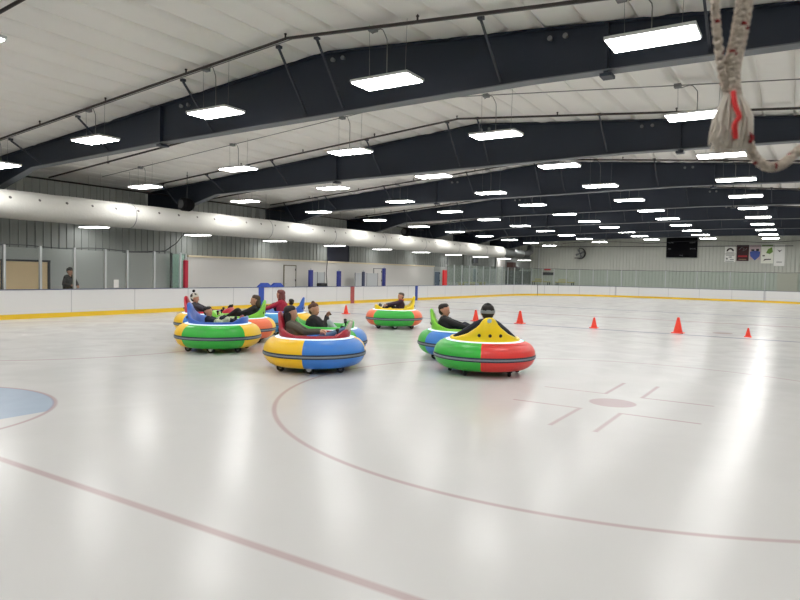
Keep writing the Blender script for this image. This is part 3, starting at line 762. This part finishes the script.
    for a in (radians(36), radians(144), radians(216), radians(324)):
        cx, cy = .64*cos(a), .64*sin(a)
        w_ = obj('caster_wheel', lathe(B(), [(0, -.025), (.062, -.025), (.07, -.012), (.07, .012), (.062, .025), (0, .025)], 18, 'y', (cx, cy, .07)), RUBBER, t)
        obj('wheel_hub', lathe(B(), [(0, -.03), (.03, -.03), (.03, .03), (0, .03)], 12, 'y', (cx, cy, .07)), MGREY, w_)
        bm = B(); bx(bm, cx-.03, cx+.03, cy-.045, cy-.032, .07, .17); bx(bm, cx-.03, cx+.03, cy+.032, cy+.045, .07, .17); bx(bm, cx-.035, cx+.035, cy-.045, cy+.045, .15, .18); obj('caster_fork', bm, DGREY, t)
    return t
YAW = .5641
def W(px, d):     # a point on the ice, given sideways bearing (pixel column) and distance ahead
    X = (px-400)/637.3*d
    return Vector((-sin(YAW)*d+cos(YAW)*X, cos(YAW)*d+sin(YAW)*X, 0))
CAR = {}
def car(key, px, d, head, cols, shell, label, spin):
    p = W(px, d); CAR[key] = (p, head); make_car(p, head, cols, shell, label, spin)
R_ = YAW; L_ = YAW+pi
car('A', 315.5, 11.22, R_-.05, ['blue', 'yellow'], 'maroon', 'yellow and blue bumper car with a maroon seat shell, nearest on the left', radians(-93))
car('B', 485.6, 11.3, R_+pi/2-.02, ['red', 'green'], 'yellow', 'green and red bumper car with a yellow hump-backed shell seen from behind', radians(-190))
car('C', 218.5, 13.6, R_, ['green', 'yellow'], 'blue', 'green and yellow bumper car with a blue shell, front of the left cluster', radians(-128))
car('D', 238.5, 15.4, L_+.1, ['orange', 'yellow'], 'lime', 'orange and yellow bumper car with a lime shell behind the green one', radians(72))
car('E', 209.5, 16.75, R_, ['yellow', 'blue'], 'red', 'yellow bumper car with a red shell at the back left of the cluster', radians(150))
car('F', 281, 17.6, L_, ['skyblue', 'yellow'], 'blue', 'sky blue bumper car with a blue shell farthest back in the cluster', radians(20))
car('G', 324, 13.0, R_+.1, ['blue', 'green'], 'green', 'blue and green bumper car with a green shell behind the maroon one', radians(-40))
car('H', 394.5, 20.1, L_+.1, ['green', 'orange'], 'yellow', 'green and orange bumper car with a yellow shell, alone in the middle distance', radians(45)-.1)
car('I', 462, 13.15, R_-.1, ['blue', 'green'], 'lime', 'blue and green bumper car with a lime shell behind the red and green one', radians(-143))
# ------------------------------------------------------------------ people
SKIN = mat('skin', (188, 140, 116), .55)
EYE = mat('eye_dark', (40, 30, 28), .3)
def ik(a, c, l1, l2, pole):
    a, c = Vector(a), Vector(c); d = c-a; L = min(d.length, (l1+l2)*.999); u = d.normalized()
    x = (l1*l1-l2*l2+L*L)/(2*L); h = sqrt(max(0, l1*l1-x*x)); p = Vector(pole); p = p-u*p.dot(u); p.normalize()
    return a+u*x+p*h, a+u*L
def capsule(bm, a, ra, b, rb):
    s = bmesh.new()
    for c, r in ((a, ra), (b, rb)):
        bmesh.ops.create_icosphere(s, subdivisions=2, radius=r, matrix=Matrix.Translation(c))
    h = bmesh.ops.convex_hull(s, input=s.verts)
    junk = [e for e in h['geom_interior']+h['geom_unused'] if isinstance(e, bmesh.types.BMVert)]
    bmesh.ops.delete(s, geom=list(set(junk)), context='VERTS')
    me = bpy.data.meshes.new('t'); s.to_mesh(me); s.free(); bm.from_mesh(me); bpy.data.meshes.remove(me)
def person(loc, head, label, jacket, pants, shoes, hip=(-.22, 0, .38), lean=32, s=1.0, look=0., nod=0., hands=None, feet=None, hair=None, hat=None, gloves=None, extra=None, hairlong=0, collar=None, torso=.50, splay=.10, bulk=1.24):
    """seated or standing figure, built in its own frame (+x forward), one skinned surface"""
    hip = Vector(hip); ln = radians(lean); up = Vector((-sin(ln), 0, cos(ln)))
    caps = []
    def add(lab, a, ra, b, rb):
        q = s*(bulk if lab == 'j' else 1.10 if lab in 'pks' else 1.0)
        caps.append((lab, Vector(a), ra*q, Vector(b), rb*q))
    chest = hip+up*torso*.66*s; neck = hip+up*torso*s
    side = Vector((0, 1, 0))
    add('j', hip+side*.07*s, .125, chest+side*.065*s, .135); add('j', hip-side*.07*s, .125, chest-side*.065*s, .135)
    add('j', chest+side*.05*s, .13, neck-up*.05*s+side*.09*s, .075); add('j', chest-side*.05*s, .13, neck-up*.05*s-side*.09*s, .075)
    add('p', hip+side*.08*s-up*.02, .125, hip-side*.08*s-up*.02, .125)
    hd = Matrix.Rotation(look, 3, 'Z')@Matrix.Rotation(nod, 3, 'Y')
    f, sd, u2 = hd@Vector((1, 0, 0)), hd@Vector((0, 1, 0)), hd@Vector((0, 0, 1))
    hc = neck+up*.045*s+Vector((.03, 0, .098))*s
    add('k', neck-up*.04*s, .055, hc-u2*.03*s, .052)
    add('k', hc+u2*.028*s, .098, hc-u2*.035*s+f*.02*s, .078); add('k', hc+u2*.03*s-f*.02*s, .098, hc-u2*.07*s+f*.045*s, .042)
    add('k', hc+f*.088*s-u2*.002*s, .012, hc+f*.108*s-u2*.028*s, .015)                      # nose
    add('k', hc+f*.078*s-u2*.066*s+sd*.016*s, .010, hc+f*.078*s-u2*.066*s-sd*.016*s, .010)   # lips
    for q in (1, -1): add('k', hc+sd*.096*s*q+u2*.01*s, .017, hc+sd*.096*s*q-u2*.02*s, .012)
    sh = [neck-up*.055*s+side*.17*s*q for q in (1, -1)]
    hands = hands or [(hip.x+.42*s, .12*s, hip.z+.22*s), (hip.x+.42*s, -.12*s, hip.z+.22*s)]
    feet = feet or [(.50, .10, .66), (.50, -.10, .66)]
    for i, q in enumerate((1, -1)):
        e, wr = ik(sh[i], hands[i], .28*s, .25*s, (-.3, q*.6, -.8))
        add('j', sh[i]-side*q*.03*s, .062, e, .047); add('j', e, .046, wr, .034)
        d = (wr-e).normalized(); b = side*q-d*d.dot(side*q); b.normalize(); nrm = d.cross(b)
        if nrm.z > 0: nrm = -nrm                                             # palm faces down
        g = 'g' if gloves else 'k'
        add(g, wr, .026, wr+d*.075*s+b*.018*s, .022); add(g, wr, .026, wr+d*.075*s-b*.018*s, .022)
        for k, (o_, l_) in enumerate(((-.030, .066), (-.010, .078), (.010, .074), (.030, .058))):
            k0 = wr+d*.085*s+b*o_*s; k1 = k0+(d*.8+nrm*.5).normalized()*l_*.55*s; k2 = k1+(d*.35+nrm*.9).normalized()*l_*.5*s
            add(g, k0, .0105, k1, .0095); add(g, k1, .0095, k2, .008)
        t0 = wr+d*.03*s-b*.028*s; t1 = t0+(d*.5-b*.8).normalized()*.04*s; t2 = t1+(d*.8-b*.2+nrm*.4).normalized()*.032*s
        add(g, t0, .014, t1, .011); add(g, t1, .011, t2, .009)
        hj = hip+side*q*.09*s
        kn, an = ik(hj, feet[i], .43*s, .42*s, (.25, q*splay, 1) if not extra == 'stand' else (1, 0, 0))
        add('p', hj, .092, kn, .060); add('p', kn, .060, an, .042)
        fd = Vector((.35, 0, .94)) if not extra == 'stand' else Vector((1, 0, 0))
        dn = Vector((.94, 0, -.35)) if not extra == 'stand' else Vector((0, 0, -1))
        add('s', an+dn*.03*s-fd*.02*s, .045, an+dn*.045*s+fd*.09*s, .040); add('s', an+dn*.045*s+fd*.09*s, .040, an+dn*.045*s+fd*.155*s, .030)
    bm = B()
    for lab, a, ra, b, rb in caps: capsule(bm, a, ra, b, rb)
    me = bpy.data.meshes.new('person'); bm.to_mesh(me); bm.free()
    o = bpy.data.objects.new('person', me); C.objects.link(o)
    md = o.modifiers.new('r', 'REMESH'); md.mode = 'VOXEL'; md.voxel_size = .0085*max(.8, s); md.use_smooth_shade = True
    m2 = o.modifiers.new('s', 'SMOOTH'); m2.iterations = 2; m2.factor = .4
    dg = bpy.context.evaluated_depsgraph_get(); me2 = bpy.data.meshes.new_from_object(o.evaluated_get(dg)); o.modifiers.clear()
    o.data = me2; bpy.data.meshes.remove(me); me2.name = 'person'
    mats_ = {'j': mat(*jacket), 'p': mat(*pants), 's': mat(*shoes), 'k': SKIN, 'g': mat(*gloves) if gloves else SKIN}
    order = ['j', 'p', 's', 'k', 'g']; me2.materials.clear()
    for k in order: me2.materials.append(mats_[k])
    import numpy as np
    n = len(me2.polygons); cen = np.zeros(n*3); me2.polygons.foreach_get('center', cen); cen = cen.reshape(-1, 3)
    best = np.full(n, 1e9); lab = np.zeros(n, dtype=np.int32)
    for l, a, ra, b, rb in caps:
        a_, b_ = np.array(a), np.array(b); ab = b_-a_; tt = np.clip(((cen-a_)@ab)/max(1e-9, ab@ab), 0, 1)
        dd = np.linalg.norm(cen-a_-tt[:, None]*ab, axis=1)-(ra+(rb-ra)*tt)
        mk = dd < best; best[mk] = dd[mk]; lab[mk] = order.index(l)
    me2.polygons.foreach_set('material_index', lab); me2.polygons.foreach_set('use_smooth', np.ones(n, dtype=bool))
    o.location = loc; o.rotation_euler = (0, 0, head); tag(o, label, 'person')
    def P(v): return hc+(f*v[0]+sd*v[1]+u2*v[2])*s
    def blob(name, lst, m, vox=.008):
        b2 = B()
        for a, ra, c, rc in lst: capsule(b2, P(a), ra*s, P(c), rc*s)
        mm = bpy.data.meshes.new(name); b2.to_mesh(mm); b2.free(); oo_ = bpy.data.objects.new(name, mm); C.objects.link(oo_)
        mo = oo_.modifiers.new('r', 'REMESH'); mo.mode = 'VOXEL'; mo.voxel_size = vox; mo.use_smooth_shade = True
        dg_ = bpy.context.evaluated_depsgraph_get(); m3 = bpy.data.meshes.new_from_object(oo_.evaluated_get(dg_)); oo_.modifiers.clear(); oo_.data = m3; bpy.data.meshes.remove(mm)
        m3.name = name; m3.materials.clear(); m3.materials.append(m); oo_.parent = o; return oo_
    for q in (1, -1):
        b2 = B(); bmesh.ops.create_icosphere(b2, subdivisions=2, radius=.012*s, matrix=Matrix.Translation(P((.086, .034*q, .008)))); e_ = obj('eye', b2, EYE, o, True)
    if hair:
        hl = [((-.022, 0, .048), .104, (-.03, 0, .0), .098), ((.012, .03, .098), .064, (-.05, .02, .07), .085), ((.012, -.03, .098), .064, (-.05, -.02, .07), .085)]
        if hairlong:
            for q in (1, -1): hl.append(((-.05, .055*q, .0), .06, (-.06, .075*q, -.06-hairlong), .045))
            hl.append(((-.07, 0, 0), .07, (-.09, 0, -.08-hairlong), .05))
        if hair[0].endswith('bun'): hl.append(((-.03, 0, .15), .045, (-.035, 0, .17), .04))
        blob('hair', hl, mat(*hair))
    if hat:
        kind, hm, hm2 = hat
        h_ = blob('hat', [((-.012, 0, .06), .113, (-.02, 0, .035), .112), ((0, 0, .09), .09, (-.02, 0, .11), .07)], mat(*hm))
        if kind == 'pom':
            b2 = B(); bmesh.ops.create_icosphere(b2, subdivisions=3, radius=.042*s, matrix=Matrix.Translation(P((-.04, 0, .215)))); obj('pompom', b2, mat(*hm2), h_, True)
        if kind == 'band':
            b2 = B(); R3 = hd.to_4x4(); R3.translation = P((-.016, 0, .035)); lathe(b2, [(.116*s, -.028*s), (.122*s, 0), (.118*s, .03*s)], 24); bmesh.ops.transform(b2, matrix=R3, verts=b2.verts); obj('hat_band', b2, mat(*hm2), h_, True)
        if kind == 'cap':
            b2 = B(); 
            prism(b2, [(.07, -.07), (.17, -.05), (.19, 0), (.17, .05), (.07, .07)], lambda a, b, d: P((a, b, d)), .045, .06); obj('cap_brim', b2, mat(*hm2), h_)
    if collar:
        b2 = B(); tube(b2, [neck+Vector((.07*cos(a), .08*sin(a), .015))*s for a in [2*pi*k/12 for k in range(13)]], .035*s, 8); obj('collar', b2, mat(*collar), o, True)
    return o
def rider(key, dx, label, *a, dy=0., turn=0., **k):
    p, h = CAR[key]; q = p+Matrix.Rotation(h, 3, 'Z')@Vector((dx, dy, 0)); return person(q, h+turn, label, *a, **k)
JK = ('jacket_black', (28, 28, 32), .8); DK = ('pants_black', (24, 24, 28), .8); JEANS = ('jeans_blue', (84, 108, 142), .8)
rider('A', 0, 'person in olive jacket and jeans reclining in the maroon-shelled car', ('jacket_olive', (92, 88, 78), .85, 0, .3, .6, 30), JEANS, ('shoes_pale', (206, 200, 186), .6),
      hip=(-.24, 0, .36), lean=24, hands=[(.06, .14, .66), (.08, -.14, .66)], feet=[(.55, .10, .72), (.56, -.10, .71)], hair=('hair_black', (22, 20, 22), .6), hairlong=.07, look=.35)
rider('B', 0, 'person in navy jacket and black banded beanie seen from behind', ('jacket_navy', (26, 30, 46), .8), DK, ('shoes_black', (24, 24, 24), .6),
      bulk=1.42, s=1.06, hip=(-.22, 0, .40), lean=17, hands=[(.02, .52, .60), (.02, -.52, .60)], feet=[(.52, .12, .68), (.52, -.12, .68)], hat=('band', ('beanie_black', (22, 22, 24), .9), ('beanie_grey', (140, 144, 148), .9)), hair=('hair_dark', (30, 24, 22), .7))
rider('C', 0, 'child with dark hair and navy coat slouched in the blue-shelled car', ('coat_navy', (24, 26, 44), .85), ('pants_navy', (28, 30, 46), .85), ('shoes_redwhite', (180, 90, 84), .6),
      s=.80, hip=(.0, 0, .36), lean=34, feet=[(.42, .10, .62), (.43, -.08, .62)], hair=('hair_dark', (30, 24, 22), .7), look=-.3)
rider('D', 0, 'person with brown hair and black coat leaning back in the lime-shelled car', JK, DK, ('shoes_redwhite', (180, 90, 84), .6),
      hip=(-.20, 0, .37), lean=24, feet=[(.36, .14, .50), (.38, -.10, .50)], hair=('hair_brown', (74, 56, 46), .7), hairlong=.05, look=.2)
rider('E', 0, 'person in grey coat and white pom-pom hat in the red-shelled car', ('coat_charcoal', (60, 58, 66), .85), ('pants_lilac', (160, 150, 164), .8), ('shoes_black', (24, 24, 24), .6),
      hip=(-.24, 0, .38), lean=20, s=.92, feet=[(.48, .10, .66), (.48, -.10, .66)], hat=('pom', ('knit_white', (206, 202, 190), .95, 0, .2, .8, 40), ('pom_black', (24, 22, 22), .95)), hair=('hair_dark', (30, 24, 22), .7))
rider('F', 0, 'person in crimson hooded jacket sitting in the sky blue car', ('jacket_crimson', (170, 34, 62), .8), DK, ('shoes_black', (24, 24, 24), .6),
      hip=(-.04, .06, .40), lean=-2, feet=[(.52, .14, .6), (.52, -.06, .6)], hands=[(.5, .24, .62), (.52, -.06, .62)], hair=('hair_auburn', (110, 60, 56), .7), hairlong=.04, collar=('hood_crimson', (160, 36, 60), .8), look=-.5)
rider('F', 0, 'small child with black hair and orange vest beside the crimson jacket', ('vest_orange', (226, 92, 48), .7), ('pants_navy', (28, 30, 46), .85), ('shoes_black', (24, 24, 24), .6),
      s=.68, hip=(-.24, .10, .42), lean=12, feet=[(.18, .18, .50), (.18, .04, .50)], hair=('hair_black', (22, 20, 22), .6), look=-1.0, hands=[(-.02, .2, .55), (-.02, .02, .55)])
rider('G', 0, 'person in black coat with topknot raising brown mittens in the green-shelled car', JK, ('pants_lightgrey', (178, 184, 192), .8), ('shoes_white', (200, 204, 206), .6),
      bulk=1.45, hip=(-.14, 0, .35), lean=10, torso=.46, s=.96, feet=[(.38, .12, .40), (.38, -.10, .40)], hands=[(.06, .07, .80), (.07, -.07, .77)], hair=('hair_chestnut_bun', (88, 56, 42), .7), look=-.55, gloves=('mittens_brown', (128, 92, 70), .9))
rider('H', 0, 'child in dark coat with red vest in the yellow-shelled car', ('coat_plum', (52, 36, 58), .85), DK, ('shoes_black', (24, 24, 24), .6),
      s=.85, hip=(-.14, 0, .44), lean=10, feet=[(.42, .10, .58), (.42, -.08, .58)], hands=[(.32, .25, .70), (.32, -.25, .70)], hair=('hair_ash', (84, 72, 64), .7), look=.4, collar=('vest_red', (176, 34, 56), .8))
rider('I', 0, 'person in black jacket and dark hair reclining in the lime car behind the red one', JK, ('pants_slate', (34, 38, 54), .8), ('shoes_black', (24, 24, 24), .6),
      bulk=1.4, hip=(-.22, 0, .36), lean=18, torso=.48, feet=[(.46, .12, .52), (.48, -.10, .52)], hair=('hair_dark', (30, 24, 22), .7), look=-.25, hands=[(.28, .2, .60), (.28, -.2, .60)])
person((-22.5, 13.1, 0), YAW-.5+pi/2*0, 'person in dark jacket and cap standing in the walkway behind the left glass', ('jacket_dark', (24, 20, 22), .8), DK, ('shoes_black', (24, 24, 24), .6),
       hip=(0, 0, .86), lean=-3, s=.97, torso=.54, feet=[(.0, .10, .08), (.04, -.10, .08)], hands=[(.30, .14, 1.02), (.26, -.12, 1.04)], hair=('hair_dark', (30, 24, 22), .7), hat=('cap', ('cap_dark', (44, 40, 42), .9), ('cap_dark', (44, 40, 42), .9)), extra='stand')
# patterned blanket in the lap of the child in the front left car
p, h = CAR['C']
bm = B(); rr = random.Random(2)
for k in range(16):
    x, y = rr.uniform(-.10, .26), rr.uniform(-.22, .16); capsule(bm, Vector((x, y, .56+rr.uniform(0, .12))), .06, Vector((x+rr.uniform(-.1, .1), y+rr.uniform(-.08, .08), .58+rr.uniform(0, .1))), .05)
bl = obj('patterned_blanket', bm, mat('blanket_pattern', (196, 204, 176), .9, 0, .2, .6, 30, var=.45), None, True); bl.location = p; bl.rotation_euler = (0, 0, h)
bl.modifiers.new('r', 'REMESH').mode = 'VOXEL'; bl.modifiers['r'].voxel_size = .014; bl.modifiers['r'].use_smooth_shade = True
tag(bl, 'white and green patterned blanket bunched on the child in the blue-shelled car', 'blanket')

# ------------------------------------------------------------------ rope hanging close to the lens
ROPEC = mat('rope_beige', (232, 218, 204), .9, 0, .2, .6, 300, var=.12); ROPER = mat('rope_red_fleck', (150, 44, 46), .9); FRAY = mat('frayed_fibre', (240, 232, 222), .9); REDS = mat('red_strand', (226, 50, 52), .7)
RO = Vector((0, 0, 1.719))+FW*.45+RT*(333/637.3*.45)+UP*((300-90)/637.3*.45)
rp = thing('net_rope', 'frayed beige rope end with red flecks hanging at the upper right, close up', 'rope', RO)
LAT = Vector((.845, .535, 0)); DEP = Vector((-.535, .845, 0))
S = .45/637.3
def rp_(px, py, d=0.): return LAT*((px-733)*S)+Vector((0, 0, (90-py)*S))+DEP*d
def interp(pts, n):
    out = []; m_ = len(pts)-1
    for k in range(n+1):
        t_ = k/n*m_; i = min(int(t_), m_-1); f_ = t_-i
        p0, p1, p2, p3 = pts[max(i-1, 0)], pts[i], pts[i+1], pts[min(i+2, m_)]
        out.append(.5*((2*p1)+(-p0+p2)*f_+(2*p0-5*p1+4*p2-p3)*f_*f_+(-p0+3*p1-3*p2+p3)*f_**3))
    return out
def braid(name, ctrl, R, strands, rs, turns, n=90, flecks=0):
    base = interp([Vector(c) for c in ctrl], n); par = None
    for s_ in range(strands):
        pts = []
        for k, c in enumerate(base):
            t_ = (base[min(k+1, n)]-base[max(k-1, 0)]).normalized(); a = t_.cross(DEP).normalized(); b_ = t_.cross(a)
            sg = 1 if s_ % 2 else -1
            an = sg*2*pi*turns*k/n+2*pi*s_/strands
            pts.append(c+(a*cos(an)+b_*sin(an))*R*.62)
        bm = B(); tube(bm, pts, rs, 7, mi=0)
        if s_ % 2 == 0 and flecks:
            bm.faces.ensure_lookup_table()
            for i, fc in enumerate(bm.faces):
                if (i//(7*3)+s_*3) % (flecks*3) == 0: fc.material_index = 1
        if s_ == 0: par = obj(name, bm, [ROPEC, ROPER], rp, True)
        else: obj('strand', bm, [ROPEC, ROPER], par, True)
braid('thick_cord', [rp_(745, -60), rp_(741, 0), rp_(736, 40), rp_(731, 70), rp_(733, 96)], 9.5*S, 8, 2.6*S, 5.5, flecks=4)
braid('thin_cord', [rp_(709, -60), rp_(711, 0), rp_(715, 35), rp_(722, 75), rp_(729, 96)], 4.2*S, 4, 2.1*S, 9, flecks=4)
braid('lower_cord', [rp_(750, 140), rp_(757, 155), rp_(770, 165), rp_(785, 163), rp_(800, 150), rp_(825, 128), rp_(850, 60)], 4.6*S, 4, 2.4*S, 9, flecks=4)
bm = B(); rr = random.Random(9)
for k in range(260):
    a = rr.uniform(0, 2*pi); q = sqrt(rr.uniform(0, 1)); ex = 733+q*cos(a)*20+rr.uniform(-3, 3); dd = q*sin(a)*.010
    pts = [rp_(733+q*cos(a)*6, 86, dd*.4), rp_(733+q*cos(a)*9, 97, dd*.5), rp_(733+q*cos(a)*18+rr.uniform(-2.5, 2.5), 116, dd), rp_(ex, 135+rr.uniform(-6, 4), dd), rp_(ex+rr.uniform(-3, 3), 147+rr.uniform(-8, 5), dd)]
    tube(bm, interp(pts, 8), rr.uniform(.6, 1.2)*S, 5)
t_ = obj('frayed_tassel', bm, FRAY, rp, True); t_['kind'] = 'stuff'
bm = B(); tube(bm, interp([rp_(729, 94, -.006), rp_(729, 108, -.009), rp_(732, 120, -.0115), rp_(728, 128, -.0115), rp_(730, 142, -.011)], 16), 2.4*S, 8); obj('red_strand', bm, REDS, rp, True)
bm = B(); tube(bm, interp([rp_(744, 134, -.007), rp_(748, 139, -.008), rp_(746, 144, -.008)], 6), 2.0*S, 8); obj('red_thread', bm, ROPER, rp, True)
